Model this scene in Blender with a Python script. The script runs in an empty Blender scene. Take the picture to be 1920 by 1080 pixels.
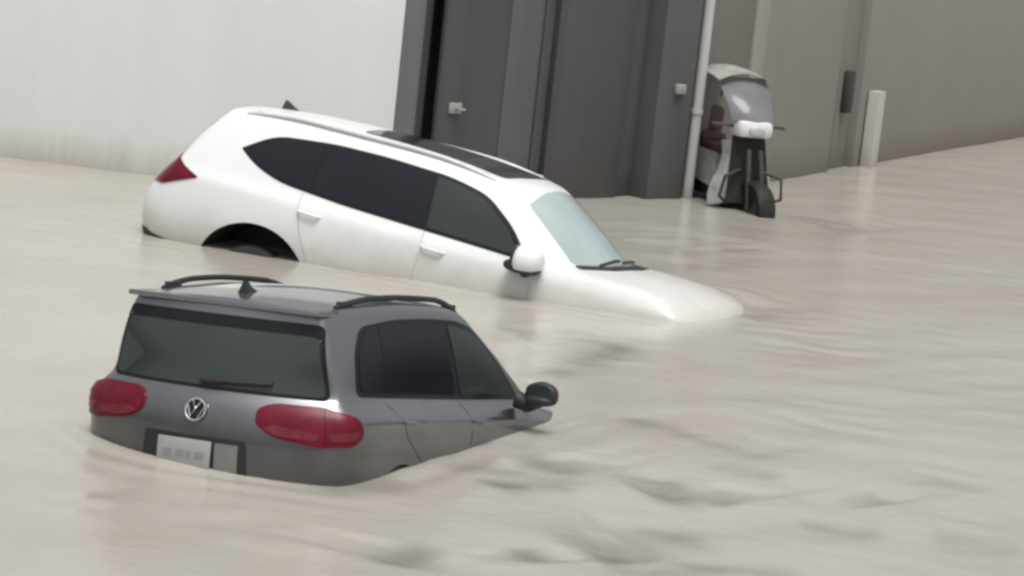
import bpy, bmesh, math, random
import numpy as np
from mathutils import Vector, Matrix, noise
from mathutils.bvhtree import BVHTree
R = math.radians
random.seed(4)
sc = bpy.context.scene
col = sc.collection

# ------------------------------------------------------------------ materials
def nodes(name):
    m = bpy.data.materials.new(name)
    m.use_nodes = True
    nt = m.node_tree
    return m, nt, nt.nodes['Principled BSDF']

def N(nt, t, **kw):
    n = nt.nodes.new(t)
    for k, v in kw.items():
        if k in n.inputs.keys():
            n.inputs[k].default_value = v
        else:
            setattr(n, k, v)
    return n

def ramp(nt, fac, stops):
    r = nt.nodes.new('ShaderNodeValToRGB')
    e = r.color_ramp.elements
    e[0].position, e[0].color = stops[0][0], (*stops[0][1], 1)
    e[1].position, e[1].color = stops[-1][0], (*stops[-1][1], 1)
    for p, c in stops[1:-1]:
        k = e.new(p)
        k.color = (*c, 1)
    nt.links.new(fac, r.inputs[0])
    return r.outputs[0]

def simple(name, c, rough=.5, metal=0, var=.08, scale=6, coat=0, bump=0, spec=.5):
    """a plain surface with a little procedural wear in colour and gloss"""
    m, nt, b = nodes(name)
    tc = N(nt, 'ShaderNodeTexCoord')
    nz = N(nt, 'ShaderNodeTexNoise', Scale=scale, Detail=6.0, Roughness=.6)
    nt.links.new(tc.outputs['Object'], nz.inputs['Vector'])
    lo = tuple(x * (1 - var) for x in c)
    hi = tuple(min(1, x * (1 + var)) for x in c)
    nt.links.new(ramp(nt, nz.outputs[0], [(.3, lo), (.7, hi)]), b.inputs['Base Color'])
    b.inputs['Metallic'].default_value = metal
    b.inputs['Specular IOR Level'].default_value = spec
    b.inputs['Coat Weight'].default_value = coat
    b.inputs['Coat Roughness'].default_value = .06
    mr = N(nt, 'ShaderNodeMapRange')
    mr.inputs[3].default_value = max(0, rough - .05)
    mr.inputs[4].default_value = rough + .08
    nt.links.new(nz.outputs[0], mr.inputs[0])
    nt.links.new(mr.outputs[0], b.inputs['Roughness'])
    if bump:
        bp = N(nt, 'ShaderNodeBump', Strength=bump, Distance=.01)
        nt.links.new(nz.outputs[0], bp.inputs['Height'])
        nt.links.new(bp.outputs[0], b.inputs['Normal'])
    return m

def paint(name, c, metal, rough, coat, mud_shade, film_range, silt_shade):
    """car paint; a ragged muddy film low down that also paints shade on the grey car"""
    m, nt, b = nodes(name)
    tc = N(nt, 'ShaderNodeTexCoord')
    nz = N(nt, 'ShaderNodeTexNoise', Scale=5.0, Detail=8.0, Roughness=.65)
    nt.links.new(tc.outputs['Object'], nz.inputs['Vector'])
    sx = N(nt, 'ShaderNodeSeparateXYZ')
    nt.links.new(tc.outputs['Object'], sx.inputs[0])
    a = N(nt, 'ShaderNodeMath', operation='MULTIPLY_ADD')
    nt.links.new(nz.outputs[0], a.inputs[0])
    a.inputs[1].default_value = -.35
    nt.links.new(sx.outputs['Z'], a.inputs[2])
    mr = N(nt, 'ShaderNodeMapRange')
    mr.inputs[1].default_value = film_range[0]
    mr.inputs[2].default_value = film_range[1]
    mr.inputs[3].default_value = film_range[2]
    mr.inputs[4].default_value = 0
    nt.links.new(a.outputs[0], mr.inputs[0])
    mx = N(nt, 'ShaderNodeMix', data_type='RGBA')
    nt.links.new(mr.outputs[0], mx.inputs[0])
    mx.inputs[6].default_value = (*c, 1)
    mx.inputs[7].default_value = (*mud_shade, 1)
    ge = N(nt, 'ShaderNodeNewGeometry')
    sw = N(nt, 'ShaderNodeSeparateXYZ')
    nt.links.new(ge.outputs['Position'], sw.inputs[0])
    n3 = N(nt, 'ShaderNodeTexNoise', Scale=2.6, Detail=9.0, Roughness=.7)
    nt.links.new(tc.outputs['Object'], n3.inputs['Vector'])
    a3 = N(nt, 'ShaderNodeMath', operation='MULTIPLY_ADD')
    nt.links.new(n3.outputs[0], a3.inputs[0])
    a3.inputs[1].default_value = -.45
    nt.links.new(sw.outputs['Z'], a3.inputs[2])
    m3 = N(nt, 'ShaderNodeMapRange')
    m3.inputs[1].default_value = -.22
    m3.inputs[2].default_value = .12
    m3.inputs[3].default_value = silt_shade[3]
    m3.inputs[4].default_value = 0
    nt.links.new(a3.outputs[0], m3.inputs[0])
    mz = N(nt, 'ShaderNodeMix', data_type='RGBA')
    nt.links.new(m3.outputs[0], mz.inputs[0])
    nt.links.new(mx.outputs[2], mz.inputs[6])
    mz.inputs[7].default_value = (*silt_shade[:3], 1)
    nt.links.new(mz.outputs[2], b.inputs['Base Color'])
    b.inputs['Metallic'].default_value = metal
    b.inputs['Roughness'].default_value = rough
    b.inputs['Coat Weight'].default_value = coat
    b.inputs['Coat Roughness'].default_value = .08
    return m

def glass(name, c, rough=.04, spec=.5, smear=.1):
    m, nt, b = nodes(name)
    tc = N(nt, 'ShaderNodeTexCoord')
    nz = N(nt, 'ShaderNodeTexNoise', Scale=2.2, Detail=5.0)
    nt.links.new(tc.outputs['Object'], nz.inputs['Vector'])
    nt.links.new(ramp(nt, nz.outputs[0], [(.3, tuple(x * (1 - smear) for x in c)), (.7, tuple(x * (1 + smear) for x in c))]), b.inputs['Base Color'])
    b.inputs['Roughness'].default_value = rough
    b.inputs['Specular IOR Level'].default_value = spec
    return m

def wall_mat(name, c, streak, stain, bands=0, band_var=.05, bump=.15, foot=.35, rough=.75):
    """painted wall: vertical rain streaks, blotches and a ragged tide mark at the water"""
    m, nt, b = nodes(name)
    tc = N(nt, 'ShaderNodeTexCoord')
    mp = N(nt, 'ShaderNodeMapping')
    mp.inputs['Scale'].default_value = (3.0, 3.0, .12)
    nt.links.new(tc.outputs['Object'], mp.inputs[0])
    st = N(nt, 'ShaderNodeTexNoise', Scale=1.4, Detail=7.0, Roughness=.6)
    nt.links.new(mp.outputs[0], st.inputs['Vector'])
    bl = N(nt, 'ShaderNodeTexNoise', Scale=.9, Detail=8.0, Roughness=.6)
    nt.links.new(tc.outputs['Object'], bl.inputs['Vector'])
    base = ramp(nt, bl.outputs[0], [(.3, tuple(x * (1 - streak * .6) for x in c)), (.7, tuple(min(1, x * (1 + streak * .5)) for x in c))])
    sr = ramp(nt, st.outputs[0], [(.35, (1 - streak,) * 3), (.65, (1, 1, 1))])
    mx = N(nt, 'ShaderNodeMix', data_type='RGBA', blend_type='MULTIPLY')
    mx.inputs[0].default_value = 1
    nt.links.new(base, mx.inputs[6])
    nt.links.new(sr, mx.inputs[7])
    out = mx.outputs[2]
    if bands:
        sxx = N(nt, 'ShaderNodeSeparateXYZ')
        nt.links.new(tc.outputs['Object'], sxx.inputs[0])
        w = N(nt, 'ShaderNodeMath', operation='MULTIPLY')
        nt.links.new(sxx.outputs[0], w.inputs[0])
        w.inputs[1].default_value = bands
        fl = N(nt, 'ShaderNodeMath', operation='FLOOR')
        nt.links.new(w.outputs[0], fl.inputs[0])
        wn = N(nt, 'ShaderNodeTexWhiteNoise', noise_dimensions='1D')
        nt.links.new(fl.outputs[0], wn.inputs['W'])
        br = ramp(nt, wn.outputs[0], [(0, (1 - band_var,) * 3), (1, (1, 1, 1))])
        m2 = N(nt, 'ShaderNodeMix', data_type='RGBA', blend_type='MULTIPLY')
        m2.inputs[0].default_value = 1
        nt.links.new(out, m2.inputs[6])
        nt.links.new(br, m2.inputs[7])
        out = m2.outputs[2]
    # tide mark
    sx = N(nt, 'ShaderNodeSeparateXYZ')
    nt.links.new(tc.outputs['Object'], sx.inputs[0])
    a = N(nt, 'ShaderNodeMath', operation='MULTIPLY_ADD')
    nt.links.new(st.outputs[0], a.inputs[0])
    a.inputs[1].default_value = -.5
    nt.links.new(sx.outputs['Z'], a.inputs[2])
    mr = N(nt, 'ShaderNodeMapRange')
    mr.inputs[1].default_value = -.25
    mr.inputs[2].default_value = foot - .25
    mr.inputs[3].default_value = .75
    mr.inputs[4].default_value = 0
    nt.links.new(a.outputs[0], mr.inputs[0])
    m3 = N(nt, 'ShaderNodeMix', data_type='RGBA')
    nt.links.new(mr.outputs[0], m3.inputs[0])
    nt.links.new(out, m3.inputs[6])
    m3.inputs[7].default_value = (*stain, 1)
    nt.links.new(m3.outputs[2], b.inputs['Base Color'])
    b.inputs['Roughness'].default_value = rough
    fn = N(nt, 'ShaderNodeTexNoise', Scale=35.0, Detail=6.0)
    nt.links.new(tc.outputs['Object'], fn.inputs['Vector'])
    bp = N(nt, 'ShaderNodeBump', Strength=bump, Distance=.01)
    nt.links.new(fn.outputs[0], bp.inputs['Height'])
    nt.links.new(bp.outputs[0], b.inputs['Normal'])
    return m

MUD = (.30, .25, .20)
M = {
    'white_paint': paint('white car paint', (.80, .82, .81), 0, .38, .35, (.60, .57, .51), (-.2, .62, .45), (.50, .475, .42, .75)),
    'grey_paint': paint('grey metallic car paint', (.235, .238, .250), .8, .30, 1, (.062, .061, .062), (.1, .92, .65), (.080, .076, .071, .75)),  # dark lower film: flank shade painted into the colour along with dirt
    'dark_glass': glass('tinted side glass', (.012, .014, .020), .05, .32),
    'front_glass': glass('lighter tinted front glass', (.032, .040, .040), .05, .4),
    'rear_glass': glass('grey tinted rear glass', (.042, .054, .052), .06),
    'shield_glass': glass('windscreen glass with painted sky sheen', (.40, .485, .475), .10, .6, .12),  # pale base colour stands in for reflected sky and light through the glass
    'roof_glass': glass('dark sunroof glass', (.05, .056, .058), .08),
    'black_plastic': simple('black plastic trim', (.022, .023, .024), .55),
    'gloss_black': simple('gloss black trim', (.012, .013, .014), .25, spec=.3),
    'rubber': simple('tyre rubber', (.020, .020, .020), .8),
    'dirty_alloy': simple('dirty wheel alloy', (.10, .10, .10), .5, .6),
    'silver': simple('silver rail metal', (.68, .69, .69), .4, .1),
    'chrome': simple('chrome badge', (.80, .80, .80), .15, 1),
    'red_lens': simple('red lamp lens', (.135, .005, .020), .3, var=.25, scale=14, spec=.3),
    'pink_lens': simple('pale pink lower lamp lens', (.17, .025, .035), .25, var=.2, scale=16, spec=.3),
    'headlamp': simple('clear headlamp', (.5, .52, .54), .1, coat=1),
    'plate_white': simple('number plate sheet', (.36, .36, .345), .5),
    'seam_grey': simple('grey panel gap', (.30, .30, .29), .7),  # grey colour of the door shut lines
    'plate_dim': simple('dull bumper recess panel', (.20, .20, .18), .5),
    'plate_ink': simple('faded plate marks', (.27, .27, .26), .5),
    'pale_wall': wall_mat('pale painted wall', (.74, .775, .745), .03, (.46, .42, .37), 1.1, .02),
    'gate_jamb': wall_mat('grey gate jamb', (.155, .165, .170), .15, (.12, .10, .09)),
    'gate_steel': wall_mat('dark grey painted gate steel', (.087, .087, .089), .12, (.066, .052, .048), 4.5, .12, .05, .5, .5),
    'gate_light': wall_mat('lighter grey gate steel', (.118, .118, .117), .12, (.08, .07, .065), 0, 0, .05, .5, .5),
    'gate_black': wall_mat('near black stand-in for gate gap interior', (.085, .092, .098), .2, (.03, .03, .028)),
    'pilaster': wall_mat('dark grey pilaster render', (.105, .105, .105), .12, (.07, .064, .058)),
    'taupe_wall': wall_mat('grey brown rendered wall', (.255, .236, .212), .06, (.16, .14, .12), 0, 0, .3, .4, .85),
    'taupe_bay': wall_mat('darker grey brown wall bay', (.180, .165, .145), .06, (.14, .125, .11), 0, 0, .3, .4, .85),
    'taupe_door': wall_mat('brown grey sheet door', (.215, .196, .176), .06, (.13, .115, .10), 0, 0, .1),
    'taupe_light': wall_mat('lighter grey pier render', (.33, .312, .29), .06, (.2, .18, .16)),
    'white_post': wall_mat('off white post', (.50, .485, .45), .1, (.35, .32, .28)),
    'pipe': wall_mat('off white drain pipe', (.56, .55, .54), .12, (.3, .28, .25), foot=.2),
    'handle_pale': simple('pale worn handle', (.33, .33, .32), .5),
    'slot': simple('dark opening', (.05, .045, .042), .8),
    'sc_white': simple('dirty white scooter panel', (.60, .61, .57), .4, var=.2, scale=9),
    'sc_bright': simple('white headlamp cowl', (.75, .74, .74), .3),
    'sc_dark': simple('dark olive scooter frame', (.045, .047, .038), .6, var=.3, scale=12),
    'sc_seat': simple('red brown seat cover', (.115, .062, .058), .6, var=.2),
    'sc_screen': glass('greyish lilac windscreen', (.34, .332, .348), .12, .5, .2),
    'debris': simple('soaked leaf litter', (.235, .215, .18), .6, var=.45, scale=9),
}

def water_mat():
    m, nt, b = nodes('muddy flood water')
    tc = N(nt, 'ShaderNodeTexCoord')
    big = N(nt, 'ShaderNodeTexNoise', Scale=.55, Detail=5.0, Roughness=.55, Distortion=.6)
    nt.links.new(tc.outputs['Object'], big.inputs['Vector'])
    c = ramp(nt, big.outputs[0], [(.30, (.39, .360, .316)), (.52, (.425, .399, .355)), (.74, (.445, .425, .377))])
    sa = N(nt, 'ShaderNodeAttribute', attribute_name='silt_shade')  # painted wave shading, darkens the base colour
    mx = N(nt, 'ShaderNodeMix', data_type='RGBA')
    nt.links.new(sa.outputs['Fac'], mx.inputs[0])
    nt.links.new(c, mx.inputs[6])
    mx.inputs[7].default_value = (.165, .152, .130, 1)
    nt.links.new(mx.outputs[2], b.inputs['Base Color'])
    b.inputs['Roughness'].default_value = .16
    b.inputs['IOR'].default_value = 1.45
    n1 = N(nt, 'ShaderNodeTexNoise', Scale=7.0, Detail=6.0, Roughness=.6, Distortion=.4)
    n2 = N(nt, 'ShaderNodeTexNoise', Scale=26.0, Detail=4.0, Roughness=.55)
    for n in (n1, n2):
        nt.links.new(tc.outputs['Object'], n.inputs['Vector'])
    b1 = N(nt, 'ShaderNodeBump', Strength=.17, Distance=.03)
    b2 = N(nt, 'ShaderNodeBump', Strength=.16, Distance=.01)
    nt.links.new(n1.outputs[0], b1.inputs['Height'])
    nt.links.new(n2.outputs[0], b2.inputs['Height'])
    nt.links.new(b1.outputs[0], b2.inputs['Normal'])
    nt.links.new(b2.outputs[0], b.inputs['Normal'])
    return m
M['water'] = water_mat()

# ------------------------------------------------------------------ helpers
def link_mesh(name, bm, mat, parent=None, smooth=True, angle=40):
    bmesh.ops.recalc_face_normals(bm, faces=bm.faces[:])
    for f in bm.faces:
        f.smooth = smooth
    if smooth:
        for e in bm.edges:
            if len(e.link_faces) == 2 and e.calc_face_angle(0) > R(angle):
                e.smooth = False
    me = bpy.data.meshes.new(name)
    bm.to_mesh(me)
    bm.free()
    o = bpy.data.objects.new(name, me)
    me.materials.append(mat)
    col.objects.link(o)
    o.parent = parent
    return o

def empty(name, loc, rot=(0, 0, 0)):
    o = bpy.data.objects.new(name, None)
    o.empty_display_size = .2
    col.objects.link(o)
    o.location = loc
    o.rotation_euler = rot
    return o

def tag(o, label=None, cat=None, group=None, kind=None):
    for k, v in (('label', label), ('category', cat), ('group', group), ('kind', kind)):
        if v:
            o[k] = v
    return o

def add_box(bm, a, b, bevel=0.0, mat=None):
    r = bmesh.ops.create_cube(bm, size=1)
    vs = r['verts']
    for v in vs:
        v.co = Vector([a[i] + (v.co[i] + .5) * (b[i] - a[i]) for i in range(3)])
        if mat is not None:
            v.co = mat @ v.co
    if bevel:
        es = list({e for v in vs for e in v.link_edges})
        bmesh.ops.bevel(bm, geom=es, offset=bevel, segments=2, profile=.5, affect='EDGES')

def add_tube(bm, pts, rad, seg=10, cap=True):
    """a round bar along pts; rad a number or one per point"""
    pts = [Vector(p) for p in pts]
    n = len(pts)
    rad = [rad] * n if isinstance(rad, (int, float)) else rad
    rings = []
    up = None
    for i, p in enumerate(pts):
        t = (pts[min(i + 1, n - 1)] - pts[max(i - 1, 0)]).normalized()
        if up is None:
            up = Vector((0, 0, 1)) if abs(t.z) < .9 else Vector((1, 0, 0))
        s = t.cross(up).normalized()
        up = s.cross(t).normalized()
        rings.append([bm.verts.new(p + (s * math.cos(a) + up * math.sin(a)) * rad[i]) for a in [2 * math.pi * k / seg for k in range(seg)]])
    for i in range(n - 1):
        for k in range(seg):
            bm.faces.new((rings[i][k], rings[i][(k + 1) % seg], rings[i + 1][(k + 1) % seg], rings[i + 1][k]))
    if cap:
        bm.faces.new(rings[0][::-1])
        bm.faces.new(rings[-1])

def lathe(bm, prof, axis, centre, seg=40):
    """turn (radius, along-axis) points about 'y' or 'z' or 'x'"""
    rings = []
    for r, h in prof:
        ring = []
        for k in range(seg):
            a = 2 * math.pi * k / seg
            c, s = r * math.cos(a), r * math.sin(a)
            p = {'y': (c, h, s), 'z': (c, s, h), 'x': (h, c, s)}[axis]
            ring.append(bm.verts.new(Vector(p) + Vector(centre)))
        rings.append(ring)
    for i in range(len(rings) - 1):
        for k in range(seg):
            bm.faces.new((rings[i][k], rings[i][(k + 1) % seg], rings[i + 1][(k + 1) % seg], rings[i + 1][k]))
    return rings

def blob(bm, centre, rx, ry, rz, e=2.4, nu=20, nv=12, rot=None):
    """a super-ellipsoid pad"""
    def sp(c, p):
        return math.copysign(abs(c) ** p, c)
    grid = []
    for i in range(nv + 1):
        v = -math.pi / 2 + math.pi * i / nv
        row = []
        for j in range(nu):
            u = 2 * math.pi * j / nu
            q = 2 / e
            p = Vector((rx * sp(math.cos(v), q) * sp(math.cos(u), q), ry * sp(math.cos(v), q) * sp(math.sin(u), q), rz * sp(math.sin(v), q)))
            if rot:
                p = rot @ p
            row.append(bm.verts.new(p + Vector(centre)))
        grid.append(row)
    for i in range(nv):
        for j in range(nu):
            bm.faces.new((grid[i][j], grid[i][(j + 1) % nu], grid[i + 1][(j + 1) % nu], grid[i + 1][j]))
    bmesh.ops.remove_doubles(bm, verts=bm.verts, dist=1e-5)

def lerp(xs, ys, x):
    return float(np.interp(x, xs, ys))

def rounded(pts, r, seg=5):
    """2D polygon with its corners rounded (r a number or one per corner)"""
    n = len(pts)
    out = []
    for i in range(n):
        p0, p, p1 = (Vector(pts[(i + d) % n]).to_2d() for d in (-1, 0, 1))
        ri = r if isinstance(r, (int, float)) else r[i]
        a, b = (p0 - p), (p1 - p)
        la, lb = a.length, b.length
        ri = min(ri, la * .45, lb * .45)
        if ri < 1e-4:
            out.append(tuple(p))
            continue
        s, e = p + a / la * ri, p + b / lb * ri
        for k in range(seg + 1):
            t = k / seg
            out.append(tuple(s * (1 - t) ** 2 + p * 2 * t * (1 - t) + e * t * t))
    return out

def panel(name, bvh, outline, origin, d, off, depth, mat, parent, cell=.05, smooth=True):
    """a curved sheet of the given 2D outline laid on a body: every point is carried along d on to the body and set off it"""
    bm = bmesh.new()
    vs = [bm.verts.new((p[0], p[1], 0)) for p in outline]
    bm.faces.new(vs)
    us = [p[0] for p in outline]
    ws = [p[1] for p in outline]
    for ax, lo, hi in ((0, min(us), max(us)), (1, min(ws), max(ws))):
        k = max(1, int((hi - lo) / cell))
        for i in range(1, k):
            c = lo + (hi - lo) * i / k
            co = Vector((c, 0, 0)) if ax == 0 else Vector((0, c, 0))
            no = Vector((1, 0, 0)) if ax == 0 else Vector((0, 1, 0))
            bmesh.ops.bisect_plane(bm, geom=bm.verts[:] + bm.edges[:] + bm.faces[:], plane_co=co, plane_no=no)
    d = Vector(d).normalized()
    for v in bm.verts:
        o = Vector(origin(v.co.x, v.co.y))
        h, nrm, _, _ = bvh.ray_cast(o, d)
        if h is None:
            h, nrm, _, _ = bvh.find_nearest(o + d * 2)
        if nrm.dot(d) > 0:
            nrm = -nrm
        v.co = h + nrm * off
    bmesh.ops.recalc_face_normals(bm, faces=bm.faces[:])
    be = [e for e in bm.edges if len(e.link_faces) == 1]
    r = bmesh.ops.extrude_edge_only(bm, edges=be)
    for g in r['geom']:
        if isinstance(g, bmesh.types.BMVert):
            g.co += d * depth
    return link_mesh(name, bm, mat, parent, smooth, 50)

# ------------------------------------------------------------------ a car body from a lattice cage
def car_body(P, S, mat, parent):
    """cage of cells (lower box the whole length, cabin on top), subdivided; wheel arches cut out. Returns object, bvh"""
    xs, ys, ic = P['xs'], [-1, -.68, 0, .68, 1], P['cowl']
    n = len(xs)
    def hw(k, i):
        x = xs[i]
        tp = lerp(P['plan_x'], P['plan'], x)
        return P['hw'][k] * tp
    def pos(i, j, k):
        t = ys[j]
        x = xs[i]
        if k <= 4:
            zb = lerp(P['belt_x'], P['belt'], x)
            z = [P['bottom'], .52, .80, zb - .11, zb][k]
            w = hw(k, i)
            if i == 0:
                x = P['tail'][k] + P['tail_bow'] * t * t
            elif i == 1:
                x += P['tail_bow'] * .4 * t * t
            elif i == n - 1:
                x = P['nose'][k] - P['nose_bow'] * t * t
                z = P['nose_z'][k]
            elif i == n - 2:
                x -= P['nose_bow'] * .5 * t * t
            elif i == ic and k == 4:
                x -= .16 * t * t
            if k == 0:
                w *= .93
            if k == 4 and i > ic - 1:
                z += P['hood_crown'] * (1 - t * t) * (1 if i > ic else .8)
            return Vector((x, w * t, z))
        a = (k - 4) / 2
        bi = pos(i, j, 4)
        xr = P['roof_x'][i]
        if i == ic:
            xr -= .13 * t * t
        if i == 0:
            xr += .05 * t * t
        zr = lerp(P['roof_sx'], P['roof'], P['roof_x'][i]) + P['crown'] * (1 - t * t)
        wr = P['hw_roof'] * lerp(P['rplan_x'], P['rplan'], P['roof_x'][i])
        top = Vector((xr, wr * t, zr))
        if k == 6:
            return top
        m = bi.lerp(top, .52)
        m.y += .022 * t
        if i == 0:
            m.x -= .03
        if i == ic:
            m.x += .02
        return m
    solid = set()
    for i in range(n - 1):
        for j in range(4):
            for k in range(6):
                if k < 4 or i < ic:
                    solid.add((i, j, k))
    bm = bmesh.new()
    cache = {}
    idx = {}
    def V(i, j, k):
        if (i, j, k) not in cache:
            cache[(i, j, k)] = bm.verts.new(pos(i, j, k))
            idx[cache[(i, j, k)]] = (i, j, k)
        return cache[(i, j, k)]
    faces = (((1, 0, 0), [(1, 0, 0), (1, 1, 0), (1, 1, 1), (1, 0, 1)]), ((-1, 0, 0), [(0, 0, 0), (0, 0, 1), (0, 1, 1), (0, 1, 0)]),
             ((0, 1, 0), [(0, 1, 0), (0, 1, 1), (1, 1, 1), (1, 1, 0)]), ((0, -1, 0), [(0, 0, 0), (1, 0, 0), (1, 0, 1), (0, 0, 1)]),
             ((0, 0, 1), [(0, 0, 1), (1, 0, 1), (1, 1, 1), (0, 1, 1)]), ((0, 0, -1), [(0, 0, 0), (0, 1, 0), (1, 1, 0), (1, 0, 0)]))
    for c in solid:
        for dd, q in faces:
            if tuple(c[a] + dd[a] for a in range(3)) not in solid:
                bm.faces.new([V(c[0] + p[0], c[1] + p[1], c[2] + p[2]) for p in q])
    cr = bm.edges.layers.float.new('crease_edge')
    for e in bm.edges:
        (i0, j0, k0), (i1, j1, k1) = (idx[v] for v in e.verts)
        side = j0 == j1 and j0 in (0, 4)
        v = 0
        if side and k0 == k1 == 3:
            v = P['shoulder']
        if side and k0 == k1 == 4:
            v = .45 if max(i0, i1) <= ic else .35
        if side and k0 == k1 == 6:
            v = .45
        if k0 == k1 == 6 and i0 == i1 == 0:
            v = .55
        if k0 == k1 == 6 and i0 == i1 == ic:
            v = .35
        if side and i0 == i1 == ic and min(k0, k1) >= 4:
            v = .5
        if k0 == k1 == 4 and i0 == i1 == ic:
            v = .8
        if side and i0 == i1 == 0 and min(k0, k1) >= 4:
            v = .35
        if side and i0 == i1 == n - 1:
            v = .25
        if k0 == k1 == 4 and i0 == i1 == n - 1:
            v = .2
        if i0 == i1 == 0 and k0 == k1 == 4:
            v = .4
        if i0 == i1 == 0 and k0 == k1 == 2:
            v = .4
        if k0 == k1 == 0:
            v = .4
        e[cr] = v
    bmesh.ops.recalc_face_normals(bm, faces=bm.faces[:])
    for v in bm.verts:
        v.co = Vector([v.co[a] * S[a] for a in range(3)])
    me = bpy.data.meshes.new('cage')
    bm.to_mesh(me)
    bm.free()
    o = bpy.data.objects.new('cage', me)
    col.objects.link(o)
    sub = o.modifiers.new('s', 'SUBSURF')
    sub.levels = sub.render_levels = 3
    cutters = []
    for ax in P['axles']:
        for s in (-1, 1):
            cb = bmesh.new()
            rr = P['arch_r']
            prof = [(0, 0), (rr, 0), (rr, .5), (0, .5)]
            rings = []
            for h in (s * .52, s * 1.3):
                rings.append([cb.verts.new(((ax + rr * math.cos(a)) * S[0], h, (P['arch_z'] + rr * math.sin(a)) * S[2])) for a in [2 * math.pi * q / 48 for q in range(48)]])
            for q in range(48):
                cb.faces.new((rings[0][q], rings[0][(q + 1) % 48], rings[1][(q + 1) % 48], rings[1][q]))
            cb.faces.new(rings[0][::-1])
            cb.faces.new(rings[1])
            bmesh.ops.recalc_face_normals(cb, faces=cb.faces[:])
            cm = bpy.data.meshes.new('cut')
            cb.to_mesh(cm)
            cb.free()
            cm.materials.append(M['black_plastic'])
            co = bpy.data.objects.new('cut', cm)
            col.objects.link(co)
            cutters.append(co)
            md = o.modifiers.new('b', 'BOOLEAN')
            md.object = co
            md.operation = 'DIFFERENCE'
            md.solver = 'EXACT'
            md.material_mode = 'TRANSFER'
    me.materials.append(mat)
    bpy.context.view_layer.update()
    dg = bpy.context.evaluated_depsgraph_get()
    fm = bpy.data.meshes.new_from_object(o.evaluated_get(dg))
    for c in cutters + [o]:
        bpy.data.objects.remove(c)
    b2 = bmesh.new()
    b2.from_mesh(fm)
    bvh = BVHTree.FromBMesh(b2)
    for f in b2.faces:
        f.smooth = True
    for e in b2.edges:
        if len(e.link_faces) == 2 and e.calc_face_angle(0) > R(35):
            e.smooth = False
    b2.to_mesh(fm)
    b2.free()
    fm.name = 'body'
    body = bpy.data.objects.new('body', fm)
    col.objects.link(body)
    body.parent = parent
    return body, bvh

def wheel(parent, x, y, z, r, w, side):
    bm = bmesh.new()
    lathe(bm, [(r * .66, -w / 2), (r * .90, -w / 2), (r * .97, -w / 2 + .02), (r, -w / 2 + .05), (r, w / 2 - .05), (r * .97, w / 2 - .02), (r * .90, w / 2), (r * .66, w / 2), (r * .66, -w / 2)], 'y', (x, y, z))
    t = link_mesh('wheel', bm, M['rubber'], parent)
    bm = bmesh.new()
    yo = side * w * .40
    lathe(bm, [(r * .665, yo - side * .12), (r * .665, yo), (r * .60, yo + side * .012), (r * .56, yo - side * .04), (r * .2, yo - side * .06)], 'y', (x, y, z))
    for k in range(5):
        a = 2 * math.pi * k / 5 + .4
        add_tube(bm, [(x, y + yo, z), (x + r * .6 * math.cos(a), y + yo, z + r * .6 * math.sin(a))], [.05, .03], 8)
    lathe(bm, [(.001, yo + side * .03), (.06, yo + side * .025), (.07, yo - side * .02)], 'y', (x, y, z), 20)
    link_mesh('rim', bm, M['dirty_alloy'], t)
    return t

def sidefn(s, S):
    return (lambda u, v: (u * S[0], s * 2.0, v * S[2]))

def strip(pts, w):
    """2D ribbon polygon along pts"""
    L, Rr = [], []
    for i, p in enumerate(pts):
        a = Vector(pts[max(i - 1, 0)])
        b = Vector(pts[min(i + 1, len(pts) - 1)])
        t = (b - a).to_2d().normalized()
        nn = Vector((-t.y, t.x)) * w / 2
        L.append((p[0] + nn.x, p[1] + nn.y))
        Rr.append((p[0] - nn.x, p[1] - nn.y))
    return L + Rr[::-1]

def mirror(parent, base, tip, cover, under, size):
    """door mirror on a short foot: painted cover, dark lower shell, glass facing the tail"""
    b = Vector(base)
    t = Vector(tip)
    s = 1 if t.y > b.y else -1
    bm = bmesh.new()
    blob(bm, t, size[0], size[1], size[2], 2.6)
    for v in bm.verts:                                   # flat towards the tail, rounded towards the nose
        dx = v.co.x - t.x
        if dx < 0:
            v.co.x = t.x + dx * .45
        v.co.z += -(abs(v.co.y - t.y) * .12)
    h = link_mesh('mirror', bm, cover, parent)
    bm = bmesh.new()
    blob(bm, t - Vector((0, 0, size[2] * .62)), size[0] * .92, size[1] * .88, size[2] * .46, 2.6)
    add_tube(bm, [b, b.lerp(t, .5) - Vector((0, 0, size[2] * .75)), t - Vector((0, 0, size[2] * .7))], [.055, .045, .035], 10)
    link_mesh('mirror_foot', bm, under, h)
    bm = bmesh.new()
    blob(bm, t - Vector((size[0] * .46, 0, 0)), .006, size[1] * .84, size[2] * .78, 3)
    link_mesh('mirror_glass', bm, M['front_glass'], h)
    return h

def rail(parent, bvh, S, x0, x1, y0, lift, mat, r):
    """roof rail that rises from its two feet"""
    bm = bmesh.new()
    pts, k = [], 18
    for i in range(k + 1):
        t = i / k
        x = (x0 + (x1 - x0) * t) * S[0]
        yy = (y0 + .03 * math.copysign(1, y0) * math.sin(math.pi * t)) * S[1]
        h, _, _, _ = bvh.ray_cast(Vector((x, yy, 3)), Vector((0, 0, -1)))
        z = (h.z if h else 1.6) + lift * min(1, 4.2 * min(t, 1 - t) + .12) ** .7 - .004
        pts.append((x, yy, z))
    add_tube(bm, pts, [r * .6] + [r] * (k - 1) + [r * .6], 10)
    for t in (.07, .93):
        x = (x0 + (x1 - x0) * t) * S[0]
        yy = y0 * S[1]
        h, _, _, _ = bvh.ray_cast(Vector((x, yy, 3)), Vector((0, 0, -1)))
        zz = h.z if h else 1.6
        add_box(bm, (x - .07, yy - .016, zz - .02), (x + .07, yy + .016, zz + lift * .8), .006)
    return link_mesh('roof_rail', bm, mat, parent)

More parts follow.
